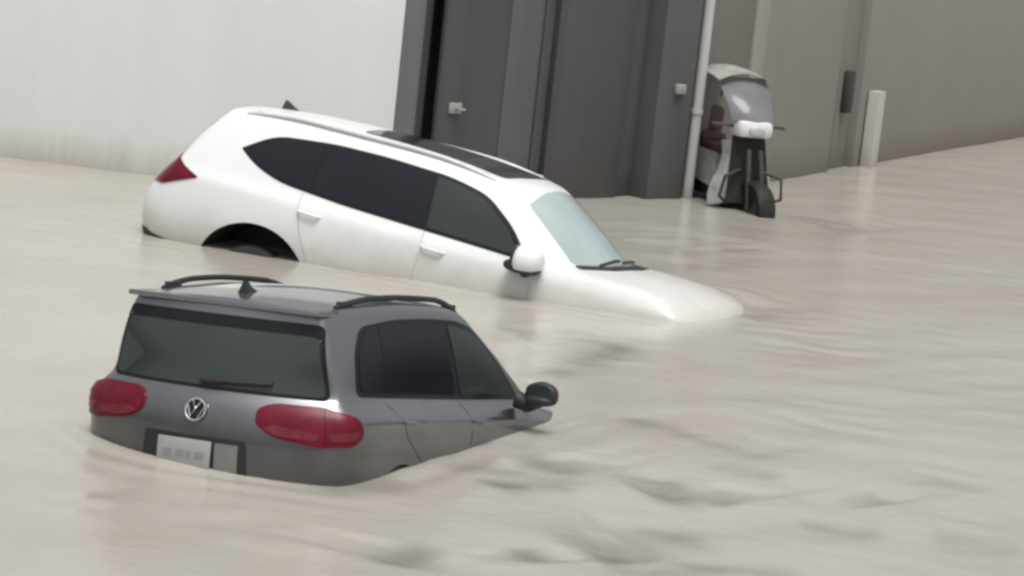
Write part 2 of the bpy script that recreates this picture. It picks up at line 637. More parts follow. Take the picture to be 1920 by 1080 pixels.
def fin(parent, bvh, x, mat, L=.17, H=.085):
    h, _, _, _ = bvh.ray_cast(Vector((x, 0, 3)), Vector((0, 0, -1)))
    z = h.z - .012
    bm = bmesh.new()
    prof = [(x - L * .5, z), (x - L * .42, z + H), (x - L * .25, z + H * .95), (x + L * .1, z + H * .5), (x + L * .6, z)]
    for s, w in ((0, 1),):
        ring = []
        for yy in (-1, 1):
            ring.append([bm.verts.new((p[0], yy * (.032 if q in (0, 4) else .008), p[1])) for q, p in enumerate(prof)])
        m = len(prof)
        for q in range(m):
            bm.faces.new((ring[0][q], ring[0][(q + 1) % m], ring[1][(q + 1) % m], ring[1][q]))
        bm.faces.new(ring[0][::-1])
        bm.faces.new(ring[1])
    return link_mesh('roof_antenna', bm, mat, parent, True, 60)

def handle(parent, bvh, S, x, z, s, mat):
    h, nrm, _, _ = bvh.ray_cast(Vector((x * S[0], s * 2, z * S[2])), Vector((0, -s, 0)))
    bm = bmesh.new()
    yy = h.y + s * .03
    add_tube(bm, [(h.x - .11, h.y - s * .005, h.z + .004), (h.x - .085, yy, h.z + .003), (h.x + .07, yy, h.z - .003), (h.x + .10, h.y - s * .005, h.z - .004)], [.013, .015, .015, .013], 8)
    return link_mesh('door_handle', bm, mat, parent)

# ------------------------------------------------------------------ white SUV, nose down
def white_suv():
    S = (1.163, 1.186, 1.035)
    root = empty('suv', (-1.9277, 22.7922, -.6295), (-.08825, .09104, -.32926))
    tag(root, 'white suv with black sunroof, floating nose down with its rear lifted', 'car')
    P = dict(xs=[-1.05, -.76, -.42, .05, .55, 1.0, 1.45, 1.95, 2.42, 2.78, 3.14, 3.46], cowl=8, bottom=.26,
             tail=[-1.0, -1.13, -1.12, -1.0, -.92], tail_bow=.18, nose=[3.32, 3.46, 3.49, 3.46, 3.38], nose_bow=.27,
             nose_z=[.26, .52, .76, .87, .935],
             plan_x=[-.97, -.72, -.42, .05, 1.5, 2.6, 3.3, 3.7], plan=[.90, .965, .99, 1, 1, 1, .985, .95],
             hw=[.86, .915, .925, .905, .855], belt_x=[-.97, -.3, .5, 1.95, 2.42, 3.0, 3.46], belt=[1.13, 1.12, 1.09, 1.04, 1.03, 1.01, .96],
             hood_crown=.085, roof_x=[-.55, -.42, -.22, .08, .44, .82, 1.20, 1.56, 1.84, 0, 0, 0],
             roof_sx=[-.56, -.3, .2, 1.1, 1.84], roof=[1.59, 1.63, 1.655, 1.635, 1.53], crown=.055, hw_roof=.655,
             rplan_x=[-.8, 0, 1.0, 1.84], rplan=[.90, .98, 1.0, .95], axles=[.03, 2.79], arch_r=.44, arch_z=.335, shoulder=.4)
    body, bvh = car_body(P, S, M['white_paint'], root)
    sd = lambda s: dict(origin=sidefn(s, S), d=(0, -s, 0))
    for s in (-1, 1):
        a = sd(s)
        # whole window band in gloss black, panes laid on it
        band = rounded([(-.28, 1.325), (-.12, 1.215), (.10, 1.135), (.6, 1.085), (1.3, 1.050), (2.02, 1.015), (2.02, 1.035), (1.86, 1.235), (1.60, 1.43), (1.30, 1.50), (.8, 1.53), (.4, 1.53), (-.06, 1.485)],
                       [.02, .12, .15, .1, .1, .01, .03, .1, .1, .1, .1, .1, .12])
        tr = panel('window_trim', bvh, band, a['origin'], a['d'], .004, .02, M['gloss_black'], root, .06)
        q = rounded([(-.245, 1.325), (-.10, 1.232), (.10, 1.158), (.338, 1.132), (.338, 1.501), (-.03, 1.462)], [.02, .1, .1, .02, .02, .1])
        panel('quarter_window', bvh, q, a['origin'], a['d'], .009, .02, M['dark_glass'], root, .06)
        q = rounded([(.350, 1.129), (.7, 1.108), (1.243, 1.081), (1.195, 1.484), (.7, 1.505), (.350, 1.503)], .03)
        panel('rear_window', bvh, q, a['origin'], a['d'], .009, .02, M['dark_glass'], root, .06)
        q = rounded([(1.257, 1.080), (1.6, 1.060), (1.95, 1.042), (1.84, 1.20), (1.58, 1.395), (1.38, 1.455), (1.21, 1.480)], [.02, .05, .02, .1, .12, .1, .02])
        panel('front_window', bvh, q, a['origin'], a['d'], .009, .02, M['front_glass'], root, .06)
        # door shut lines and the sill crease
        seam = [[(.29, 1.10), (.30, .98), (.36, .78), (.44, .60), (.52, .34)], [(1.25, 1.05), (1.26, .8), (1.22, .34)], [(2.02, 1.02), (2.10, .85), (2.12, .34)]]
        for pl in seam:
            panel('door_seam', bvh, strip(pl, .004), a['origin'], a['d'], .0015, .006, M['seam_grey'], body, .08)
        handle(root, bvh, S, .40, .955, s, M['white_paint'])
        handle(root, bvh, S, 1.36, .925, s, M['white_paint'])
        # lower cladding strip
        panel('sill_trim', bvh, rounded([(.43, .30), (2.36, .30), (2.36, .40), (.43, .40)], .01), a['origin'], a['d'], .006, .02, M['black_plastic'], root, .08)
        # lamps
        cx, cy = -.80, s * .80
        k = 1 / math.sqrt(2)
        org = (lambda s: lambda u, v: ((-1.1 + u * k) * S[0], s * (1.1 + u * k) * S[1], v * S[2]))(s)
        tl = panel('taillight', bvh, rounded([(-.26, .89), (.03, .90), (.25, 1.015), (.12, 1.075), (-.02, 1.16), (-.26, 1.17)], [.02, .03, .02, .04, .03, .02]), org, (k, -s * k, 0), .010, .03, M['red_lens'], root, .04)
        fo = (lambda s: lambda u, v: ((4.1 - u * k) * S[0], s * (1.1 + u * k) * S[1], v * S[2]))(s)
        panel('headlight', bvh, rounded([(-.30, .70), (.10, .72), (.22, .83), (-.28, .79)], .02), fo, (-k, -s * k, 0), .006, .03, M['headlamp'], root, .05)
        rail(root, bvh, S, -.36, 1.60, s * .625, .028, M['silver'], .017)
        for ax in (.03, 2.79):
            wheel(root, ax * S[0], s * .80 * S[1], .25 if ax < 1 else .33, .365, .235, s)
    mirror(root, (2.38, -.97, 1.02), (2.38, -1.17, 1.085), M['white_paint'], M['black_plastic'], (.165, .16, .115))
    mirror(root, (2.34, .95, .98), (2.32, 1.13, 1.02), M['white_paint'], M['black_plastic'], (.165, .16, .115))
    # windscreen
    th = R(38)
    dd = Vector((-math.sin(th), 0, -math.cos(th)))
    e2 = Vector((-math.cos(th), 0, math.sin(th)))
    base = Vector((2.46 * S[0], 0, 1.07))
    wo = lambda u, v: base + Vector((0, u, 0)) + e2 * v - dd * 1.0
    ol = rounded([(-.80, .17), (-.45, .06), (0, .03), (.45, .06), (.80, .17), (.77, .50), (.72, .79), (.34, .86), (0, .875), (-.34, .86), (-.72, .79), (-.77, .50)], [.05, .1, .1, .1, .05, .1, .05, .1, .1, .1, .05, .1])
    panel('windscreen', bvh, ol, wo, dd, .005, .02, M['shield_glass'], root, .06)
    cw = rounded([(-.80, .15), (-.45, .04), (0, .01), (.45, .04), (.80, .15), (.86, .08), (.5, -.05), (0, -.10), (-.5, -.05), (-.86, .08)], .03)
    panel('cowl_panel', bvh, cw, wo, dd, .006, .02, M['black_plastic'], root, .05)
    bm = bmesh.new()
    for y0, y1 in ((-.55, .10), (.05, .66)):
        pts = []
        for i in range(8):
            t = i / 7
            o_ = wo(y0 + (y1 - y0) * t, .05 + .05 * t)
            h, nn, _, _ = bvh.ray_cast(o_, dd)
            pts.append(h + nn * .022)
        add_tube(bm, pts, .010, 6)
    link_mesh('wiper', bm, M['black_plastic'], root)
    # roof
    panel('sunroof', bvh, rounded([(.50, -.50), (1.62, -.51), (1.70, 0), (1.62, .51), (.50, .50)], [.06, .08, .2, .08, .06]), lambda u, v: (u * S[0], v * S[1], 3), (0, 0, -1), .006, .02, M['roof_glass'], root, .07)
    fin(root, bvh, -.30 * S[0], M['black_plastic'])
    # tail: glass, spoiler, dark lower bumper, plate
    back = lambda u, v: (-2.5, u * S[1], v * S[2])
    panel('tailgate_window', bvh, rounded([(-.64, 1.16), (.64, 1.16), (.58, 1.50), (-.58, 1.50)], .06), back, (1, 0, 0), .006, .02, M['dark_glass'], root, .06)
    bm = bmesh.new()
    add_box(bm, (-.82, -.62, 1.575), (-.50, .62, 1.62), .018)
    for v in bm.verts:
        v.co.x += .10 * (abs(v.co.y) / .6) ** 2
        v.co.z -= .035 * (abs(v.co.y) / .6) ** 2 + .10 * (-.50 - v.co.x)
    link_mesh('spoiler', bm, M['white_paint'], root)
    panel('lower_bumper', bvh, rounded([(-.80, .28), (.80, .28), (.80, .51), (-.80, .51)], .03), back, (1, 0, 0), .008, .03, M['black_plastic'], root, .06)
    for s in (-1, 1):
        panel('bumper_corner', bvh, rounded([(-1.10, .28), (-.45, .28), (-.45, .43), (-1.06, .52)], .02), sidefn(s, S), (0, -s, 0), .009, .03, M['black_plastic'], root, .05)
    bm = bmesh.new()
    add_box(bm, (-1.33, -.26, .78), (-1.29, .26, .93), .008)
    link_mesh('number_plate', bm, M['plate_white'], root)
    return root, bvh

# ------------------------------------------------------------------ grey SUV, sunk to its belt
def grey_suv():
    S = (.906, .933, .957)
    root = empty('suv', (-1.2625, 14.6726, -0.7165), (-.058, .10021, 1.14881))
    tag(root, 'dark grey suv with black roof rails, sunk past its bonnet in the flood', 'car')
    P = dict(xs=[-.95, -.72, -.42, .0, .45, .95, 1.42, 1.85, 2.30, 2.75, 3.15, 3.50], cowl=8, bottom=.26,
             tail=[-.84, -.95, -.97, -.965, -.87], tail_bow=.23, nose=[3.32, 3.46, 3.50, 3.44, 3.32], nose_bow=.38,
             nose_z=[.26, .48, .64, .74, .80],
             plan_x=[-.95, -.72, -.42, .05, 1.5, 2.5, 3.1, 3.5], plan=[.91, .97, .995, 1, 1, .99, .96, .88],
             hw=[.85, .90, .915, .925, .80], belt_x=[-.95, -.3, .5, 1.85, 2.30, 2.9, 3.5], belt=[1.12, 1.12, 1.095, 1.05, 1.02, .92, .80],
             hood_crown=.05, roof_x=[-.72, -.55, -.35, .00, .33, .66, .98, 1.25, 1.46, 0, 0, 0],
             roof_sx=[-.80, -.3, .3, 1.0, 1.5], roof=[1.565, 1.625, 1.65, 1.63, 1.54], crown=.05, hw_roof=.67,
             rplan_x=[-.8, 0, 1.0, 1.5], rplan=[.93, 1, .99, .92], axles=[0, 2.604], arch_r=.385, arch_z=.36, shoulder=.75)
    body, bvh = car_body(P, S, M['grey_paint'], root)
    for s in (-1, 1):
        o, d = sidefn(s, S), (0, -s, 0)
        band = rounded([(-.45, 1.135), (.3, 1.105), (1.0, 1.08), (1.90, 1.055), (1.90, 1.075), (1.66, 1.29), (1.36, 1.49), (1.05, 1.55), (.6, 1.565), (.1, 1.56), (-.31, 1.52), (-.42, 1.38)],
                       [.06, .1, .1, .01, .02, .1, .1, .1, .1, .1, .1, .1])
        panel('window_trim', bvh, band, o, d, .004, .02, M['gloss_black'], root, .06)
        q = rounded([(-.41, 1.16), (-.098, 1.149), (-.098, 1.529), (-.27, 1.495), (-.385, 1.37)], [.05, .02, .02, .08, .08])
        panel('quarter_window', bvh, q, o, d, .009, .02, M['dark_glass'], root, .06)
        q = rounded([(-.093, 1.147), (.4, 1.13), (.90, 1.112), (.80, 1.525), (.4, 1.535), (-.09, 1.53)], .03)
        panel('rear_window', bvh, q, o, d, .009, .02, M['dark_glass'], root, .06)
        q = rounded([(.97, 1.11), (1.4, 1.098), (1.80, 1.085), (1.62, 1.27), (1.34, 1.455), (1.05, 1.512), (.88, 1.522)], [.02, .05, .02, .1, .1, .1, .02])
        panel('front_window', bvh, q, o, d, .009, .02, M['front_glass'], root, .06)
        for pl in ([(-.12, 1.09), (.02, .9), (.30, .72), (.44, .55), (.46, .34)], [(.93, 1.06), (.96, .8), (.94, .34)], [(1.84, 1.04), (1.93, .85), (1.95, .34)]):
            panel('door_seam', bvh, strip(pl, .004), o, d, .0015, .006, M['black_plastic'], body, .08)
        handle(root, bvh, S, .10, .985, s, M['grey_paint'])
        handle(root, bvh, S, 1.10, .955, s, M['grey_paint'])
        k = 1 / math.sqrt(2)
        org = (lambda s: lambda u, v: ((-1.1 + u * k) * S[0], s * (1.1 + u * k) * S[1], v * S[2]))(s)
        for half, lens in (([(-.37, .95), (-.28, .885), (-.05, .855), (-.003, .856), (-.003, 1.066), (-.26, 1.066), (-.355, 1.03)], [(-.33, .925), (-.24, .892), (-.04, .890), (-.04, .93), (-.28, .955)]),
                           ([(.0, .857), (.18, .872), (.25, .935), (.20, 1.025), (.0, 1.067)], [(.02, .890), (.17, .905), (.215, .945), (.15, .955), (.02, .935)])):
            tl = panel('taillight', bvh, rounded(half, [.05, .05, .03, .008, .008, .05, .05] if len(half) == 7 else [.008, .05, .05, .05, .008]), org, (k, -s * k, 0), .012, .03, M['red_lens'], root, .03)
            panel('lower_lens', bvh, rounded(lens, .02), org, (k, -s * k, 0), .016, .02, M['pink_lens'], tl, .03)
        fo = (lambda s: lambda u, v: ((3.9 - u * k) * S[0], s * (1.1 + u * k) * S[1], v * S[2]))(s)
        panel('headlight', bvh, rounded([(-.30, .70), (.10, .72), (.22, .83), (-.28, .79)], .02), fo, (-k, -s * k, 0), .006, .03, M['headlamp'], root, .05)
        rail(root, bvh, S, -.44, 1.26, s * .585, .034, M['black_plastic'], .017)
        for ax in (0, 2.604):
            wheel(root, ax * S[0], s * .78 * S[1], .335, .345, .22, s)
        # hatch shut line beside the glass
    mirror(root, (1.58, -.81, 1.02), (1.57, -.965, 1.075), M['black_plastic'], M['black_plastic'], (.085, .105, .072))
    mirror(root, (1.58, .81, 1.02), (1.57, .965, 1.075), M['black_plastic'], M['black_plastic'], (.085, .105, .072))
    back = lambda u, v: (-2.5, u * S[1], v * S[2])
    panel('hatch_trim', bvh, rounded([(-.725, 1.105), (.725, 1.105), (.645, 1.525), (-.645, 1.525)], .04), back, (1, 0, 0), .004, .02, M['gloss_black'], root, .06)
    rg = panel('hatch_window', bvh, rounded([(-.70, 1.12), (.70, 1.12), (.63, 1.455), (-.63, 1.455)], .04), back, (1, 0, 0), .009, .02, M['rear_glass'], root, .06)
    bm = bmesh.new()
    add_box(bm, (-.74, -.60, 1.535), (-.50, .60, 1.565), .012)
    for v in bm.verts:
        v.co.x += .07 * (abs(v.co.y) / .6) ** 2
        v.co.z -= .03 * (abs(v.co.y) / .6) ** 2
    link_mesh('spoiler', bm, M['grey_paint'], root)
    # rear wiper on the glass
    bm = bmesh.new()
    pts = []
    for i in range(9):
        t = i / 8
        h, nn, _, _ = bvh.ray_cast(Vector((-2.5, .02 - .40 * t, (1.145 + .025 * t) * S[2])), Vector((1, 0, 0)))
        pts.append(h + nn * .028)
    add_tube(bm, pts, [.020] * 3 + [.013] * 6, 8)
    link_mesh('rear_wiper', bm, M['black_plastic'], root)
    # screen
    th = R(38)
    dd = Vector((-math.sin(th), 0, -math.cos(th)))
    e2 = Vector((-math.cos(th), 0, math.sin(th)))
    base = Vector((2.34 * S[0], 0, 1.02))
    wo = lambda u, v: base + Vector((0, u, 0)) + e2 * v - dd * 1.0
    panel('windscreen', bvh, rounded([(-.70, .10), (0, .02), (.70, .10), (.60, .74), (0, .80), (-.60, .74)], .06), wo, dd, .005, .02, M['shield_glass'], root, .06)
    fin(root, bvh, -.42 * S[0], M['black_plastic'], .15, .075)
    # badge: ring with two stacked chevrons
    h, nn, _, _ = bvh.ray_cast(Vector((-2.5, 0, .985 * S[2])), Vector((1, 0, 0)))
    rot = nn.to_track_quat('X', 'Z').to_matrix()
    bm = bmesh.new()
    lathe(bm, [(.001, .006), (.062, .006), (.066, -.01)], 'x', (0, 0, 0), 28)
    for v in bm.verts:
        v.co = rot @ v.co + h
    bd = link_mesh('badge', bm, M['gloss_black'], root)
    bm = bmesh.new()
    def loc(y, z):
        return h + rot @ Vector((.012, y, z))
    add_tube(bm, [loc(.060 * math.cos(a), .060 * math.sin(a)) for a in [2 * math.pi * i / 28 for i in range(29)]], .006, 8, False)
    add_tube(bm, [loc(-.026, .050), loc(0, .002), loc(.026, .050)], .006, 6)
    add_tube(bm, [loc(-.052, .022), loc(-.024, -.045), loc(0, .002), loc(.024, -.045), loc(.052, .022)], .006, 6)
    link_mesh('emblem', bm, M['chrome'], bd)
    # plate recess in the hatch
    panel('plate_recess', bvh, rounded([(-.35, .64), (.35, .64), (.335, .845), (-.335, .845)], .03), back, (1, 0, 0), .004, .02, M['black_plastic'], root, .06)
    h, nn, _, _ = bvh.ray_cast(Vector((-2.5, 0, .745 * S[2])), Vector((1, 0, 0)))
    bm = bmesh.new()
    add_box(bm, (h.x - .022, -.125, .630), (h.x - .008, .205, .785), .006)
    pl = link_mesh('number_plate', bm, M['plate_white'], root)
    for y0, w in ((-.06, .06), (.005, .03), (.06, .05), (.14, .05)):
        bm = bmesh.new()
        add_box(bm, (h.x - .0245, y0 - w / 2, .685), (h.x - .021, y0 + w / 2, .722), 0)
        link_mesh('plate_mark', bm, M['plate_ink'], pl)
    panel('recess_panel', bvh, rounded([(-.29, .645), (-.15, .645), (-.15, .815), (-.29, .815)], .01), back, (1, 0, 0), .010, .02, M['plate_dim'], root, .05)
    return root, bvh

# ------------------------------------------------------------------ scooter by the pipe
def sheet(bm, f, nu, nv, thick):
    """a bent plate: f(u, v) gives its points"""
    g = [[bm.verts.new(f(i / nu, j / nv)) for j in range(nv + 1)] for i in range(nu + 1)]
    for i in range(nu):
        for j in range(nv):
            bm.faces.new((g[i][j], g[i][j + 1], g[i + 1][j + 1], g[i + 1][j]))
    bmesh.ops.solidify(bm, geom=bm.faces[:], thickness=thick)

def scooter():
    a = Vector((2.07, 29.98, 0))
    b = Vector((2.47, 28.95, 0))
    yaw = math.atan2(b.y - a.y, b.x - a.x)
    root = empty('scooter', (a.x, a.y, -.26), (0, 0, yaw))
    root.scale = (1.13, 1.13, 1.13)
    tag(root, 'white scooter with a rain canopy parked against the wall', 'scooter')
    L = (b - a).length
    for x in (0, L):
        bm = bmesh.new()
        r, w = .25, .11
        lathe(bm, [(r * .62, -w / 2), (r * .92, -w / 2), (r, -w / 4), (r, w / 4), (r * .92, w / 2), (r * .62, w / 2), (r * .62, -w / 2)], 'y', (x, 0, r), 32)
        t = link_mesh('wheel', bm, M['rubber'], root)
        bm = bmesh.new()
        lathe(bm, [(.001, -.05), (.05, -.05), (r * .5, -.02), (r * .63, -.04), (r * .63, .04), (r * .5, .02), (.05, .05), (.001, .05)], 'y', (x, 0, r), 24)
        link_mesh('rim', bm, M['dirty_alloy'], t)
    # underbody: footboard, engine, tail
    bm = bmesh.new()
    add_box(bm, (.25, -.17, .24), (L - .28, .17, .33), .03)
    link_mesh('footboard', bm, M['sc_dark'], root)
    bm = bmesh.new()
    add_box(bm, (-.10, -.14, .18), (.34, .14, .46), .05)
    link_mesh('engine', bm, M['sc_dark'], root)
    bm = bmesh.new()
    add_tube(bm, [(.30, -.15, .28), (.10, -.19, .25), (-.12, -.20, .30), (-.34, -.20, .36)], [.025, .045, .055, .05], 12)
    link_mesh('exhaust', bm, M['dirty_alloy'], root)
    # rear side panels, one on each flank
    for s in (-1, 1):
        bm = bmesh.new()
        sheet(bm, lambda u, v: (.46 - .86 * u, s * (.13 + .085 * math.sin(math.pi * min(1, .15 + u * .8)) * (1 - .5 * v * v)), .38 + .14 * u + (.34 - .10 * u) * v), 12, 6, s * .02)
        link_mesh('side_panel', bm, M['sc_white'], root)
    # stepped seat
    bm = bmesh.new()
    add_box(bm, (.02, -.15, .70), (.50, .15, .80), .04)
    for v in bm.verts:
        if v.co.x > .3:
            v.co.y *= .72
    st = link_mesh('seat', bm, M['sc_seat'], root)
    bm = bmesh.new()
    add_box(bm, (-.34, -.14, .76), (.04, .14, .88), .045)
    link_mesh('pillion_seat', bm, M['sc_seat'], st)
    # tail box
    bm = bmesh.new()
    add_box(bm, (-.46, -.18, .86), (-.16, .18, 1.12), .04)
    link_mesh('tail_box', bm, M['sc_seat'], root)
    # fork and mudguard
    for s in (-1, 1):
        bm = bmesh.new()
        add_tube(bm, [(L, s * .075, .25), (L - .08, s * .07, .60), (L - .15, s * .06, .82)], [.022, .028, .028], 10)
        link_mesh('fork_leg', bm, M['sc_dark'], root)
    bm = bmesh.new()
    sheet(bm, lambda u, v: (L + .295 * math.cos(R(-8 + 160 * u)), .085 * (2 * v - 1), .25 + (.295 - .04 * (2 * v - 1) ** 2) * math.sin(R(-8 + 160 * u))), 16, 6, .012)
    link_mesh('mudguard', bm, M['sc_dark'], root)
    # front: dark centre panel between two white wings that flare downwards
    bm = bmesh.new()
    sheet(bm, lambda u, v: (L - .17 - .14 * u + .05 * (1 - (2 * v - 1) ** 2), (.235 - .06 * u) * (2 * v - 1), .30 + .64 * u), 10, 8, .03)
    link_mesh('centre_panel', bm, M['sc_dark'], root)
    for s in (-1, 1):
        bm = bmesh.new()
        sheet(bm, lambda u, v: (L - .20 - .12 * u - .10 * v + .04 * math.sin(math.pi * v), s * (.215 - .06 * u + (.15 - .07 * math.sin(math.pi * .5 * u) + .03 * math.sin(2 * math.pi * u)) * v), .30 + .62 * u - .05 * v), 12, 6, .03)
        link_mesh('leg_shield', bm, M['sc_white'], root)
    # bars of a crash guard in front of the legs
    for s in (-1, 1):
        bm = bmesh.new()
        add_tube(bm, [(L - .20, s * .10, .62), (L - .10, s * .30, .56), (L - .12, s * .33, .36), (L - .26, s * .16, .27)], .016, 8)
        link_mesh('crash_bar', bm, M['sc_dark'], root)
    # handlebar cowl, lamp, bar and levers
    bm = bmesh.new()
    add_box(bm, (L - .36, -.19, .93), (L - .12, .19, 1.09), .05)
    for v in bm.verts:
        v.co.x -= .28 * max(0, abs(v.co.y) - .06)
        v.co.z += .03 * (v.co.x - L + .3)
    cw = link_mesh('handlebar_cowl', bm, M['sc_bright'], root)
    bm = bmesh.new()
    blob(bm, (L - .135, 0, 1.00), .03, .085, .055, 2.6)
    link_mesh('headlight', bm, M['headlamp'], cw)
    for s in (-1, 1):
        bm = bmesh.new()
        add_tube(bm, [(L - .28, s * .15, 1.02), (L - .30, s * .27, 1.04), (L - .36, s * .38, 1.03)], [.014, .014, .018], 10)
        hb = link_mesh('handlebar', bm, M['sc_dark'], root)
        bm = bmesh.new()
        add_tube(bm, [(L - .25, s * .24, 1.04), (L - .27, s * .37, 1.03)], .007, 6)
        link_mesh('brake_lever', bm, M['sc_dark'], hb)
    # windscreen leaning back from the cowl, canopy over the saddle
    bm = bmesh.new()
    sheet(bm, lambda u, v: (L - .17 - .42 * u - .09 * (2 * v - 1) ** 2 + .04 * math.sin(math.pi * u), (.22 + .06 * u) * (2 * v - 1), 1.08 + .40 * u ** .85), 10, 10, .008)
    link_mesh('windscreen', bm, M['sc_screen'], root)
    bm = bmesh.new()
    sheet(bm, lambda u, v: (L - .50 - .86 * u, (.29 - .05 * u) * (2 * v - 1), 1.50 + .07 * math.sin(math.pi * (.12 + .80 * u)) - .085 * (2 * v - 1) ** 2), 14, 10, .075)
    link_mesh('canopy', bm, M['sc_white'], root)
    for s in (-1, 1):
        bm = bmesh.new()
        add_tube(bm, [(-.34, s * .15, .80), (-.36, s * .19, 1.20), (-.22, s * .20, 1.46)], .013, 8)
        link_mesh('canopy_rod', bm, M['sc_dark'], root)
    return root

# ------------------------------------------------------------------ walls and gate
def frame(o, ang):
    return Matrix.Translation(Vector((o[0], o[1], 0))) @ Matrix.Rotation(R(ang), 4, 'Z')

def wall_obj(name, boxes, mat, F, parent=None, bevel=.006):
    bm = bmesh.new()
    for a, b in boxes:
        add_box(bm, a, b, bevel)
    o = link_mesh(name, bm, mat, parent, True, 30)
    if parent is None:
        o.matrix_world = F
    return o

FG = frame((1.5876, 29.2155), 48)         # gate front: local x along the street, y into the building
ZB, ZT = -1.4, 3.3
# pale building: runs left from the gate corner
FP = frame((-1.325, 25.98), 172)
pale = wall_obj('pale_building', [((0, -4.0, ZB), (16, 0, ZT))], M['pale_wall'], FP)
tag(pale, 'pale painted building wall behind the white suv', 'building')
bm = bmesh.new()
add_box(bm, (-.06, -4.06, ZT), (16.1, .08, ZT + .14), .01)
cp = link_mesh('parapet', bm, M['taupe_light'], pale)

gw = empty('gatehouse', (1.5876, 29.2155, 0), (0, 0, R(48)))
tag(gw, 'dark grey gateway front with lintel around the steel gate', 'building')
wall_obj('jamb', [((-4.35, -.02, ZB), (-4.08, .75, ZT))], M['gate_jamb'], None, gw)
wall_obj('lintel', [((-4.08, .03, 3.0), (-.10, .75, ZT))], M['pilaster'], None, gw)
wall_obj('pilaster', [((-.36, .0, ZB), (.24, .72, ZT + .003))], M['pilaster'], None, gw)
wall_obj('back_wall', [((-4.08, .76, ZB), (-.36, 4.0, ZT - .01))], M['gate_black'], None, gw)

gate = empty('gate', (1.5876, 29.2155, 0), (0, 0, R(48)))
tag(gate, 'dark grey steel double gate with a pale handle on its left leaf', 'gate')
def leaf(x0, x1, y, ribs):
    o = wall_obj('leaf', [((x0, y, -1.2), (x1, y + .05, 2.96))], M['gate_steel'], None, gate, .004)
    bm = bmesh.new()
    for a, b in ribs:
        add_box(bm, (a, y - .030, -1.2), (b, y + .002, 2.955), .006)
    for z in (-.35, 2.84):
        add_box(bm, (x0 + .012, y - .018, z), (x1 - .012, y + .002, z + .09), .004)
    link_mesh('leaf_rail', bm, M['gate_steel'], o)
    return o

l1 = leaf(-3.60, -2.11, .16, [(-2.16, -2.11)])
l2 = leaf(-1.93, -.70, .16, [(-1.93, -1.89)])
bm = bmesh.new()
add_box(bm, (-2.66, .150, -1.2), (-2.165, .162, 2.835), .003)
link_mesh('leaf_sheet', bm, M['gate_light'], l1)
bm = bmesh.new()
add_box(bm, (-3.45, .128, .90), (-3.27, .162, 1.01), .012)
add_tube(bm, [(-3.36, .13, .955), (-3.36, .085, .955)], .018, 10)
add_tube(bm, [(-3.37, .085, .955), (-3.28, .085, .945)], .014, 10)
link_mesh('handle', bm, M['handle_pale'], l1)
post = wall_obj('added_gap_sheet', [((-4.078, .34, -1.2), (-3.61, .40, 2.98)), ((-2.105, .20, -1.2), (-1.935, .27, 2.97)), ((-.695, .24, -1.2), (-.363, .32, 2.97))], M['gate_black'], None, gate)  # sheets added in the gate gaps to stand for their dark interior

bm = bmesh.new()
add_box(bm, (-.10, -.055, 1.17), (.06, -.001, 1.28), .015)
kb = link_mesh('wall_box', bm, M['handle_pale'], None)
kb.matrix_world = FG
tag(kb, 'small pale box fixed to the dark grey pilaster', 'box')

# taupe street wall beyond
FW = frame((1.9199, 29.9368), 66.39)
tw = empty('street_wall', (1.9199, 29.9368, 0), (0, 0, R(66.39)))
tag(tw, 'long grey brown rendered wall running away to the right', 'wall')
wall_obj('wall_face', [((1.80, 0, ZB), (4.93, .6, ZT)), ((6.0, 0, ZB), (120, .6, ZT))], M['taupe_wall'], None, tw)
wall_obj('wall_bay', [((-.45, .0, ZB), (1.38, .6, ZT))], M['taupe_bay'], None, tw)
wall_obj('pier', [((1.38, -.03, ZB), (1.80, .6, ZT + .004))], M['taupe_light'], None, tw)
wall_obj('side_door', [((4.93, .10, ZB), (6.0, .16, ZT))], M['taupe_door'], None, tw)
wall_obj('door_slot', [((4.935, .03, ZB), (5.05, .098, 1.35)), ], M['slot'], None, tw)
bm = bmesh.new()
add_box(bm, (5.45, -.01, .74), (5.66, .098, 1.30), .03)
link_mesh('lock_box', bm, M['slot'], tw)

pt = wall_obj('post', [((6.28, -.17, ZB), (6.58, -.02, 1.02))], M['white_post'], FW)
tag(pt, 'short square off white post standing against the far wall', 'post')

bm = bmesh.new()
add_tube(bm, [(-.42, -.075, ZB), (-.42, -.075, .45), (-.42, -.075, 2.5), (-.42, -.075, ZT)], .062, 16)
pp = link_mesh('drain_pipe', bm, M['pipe'], None)
pp.matrix_world = FW
tag(pp, 'off white drain pipe running down the wall beside the scooter', 'pipe')
for z in (.95, 2.35):
    bm = bmesh.new()
    add_tube(bm, [(-.42, -.075, z), (-.42, -.075, z + .05)], .072, 16)
    add_box(bm, (-.44, -.075, z), (-.40, .02, z + .05), 0)
    link_mesh('bracket', bm, M['pipe'], pp)

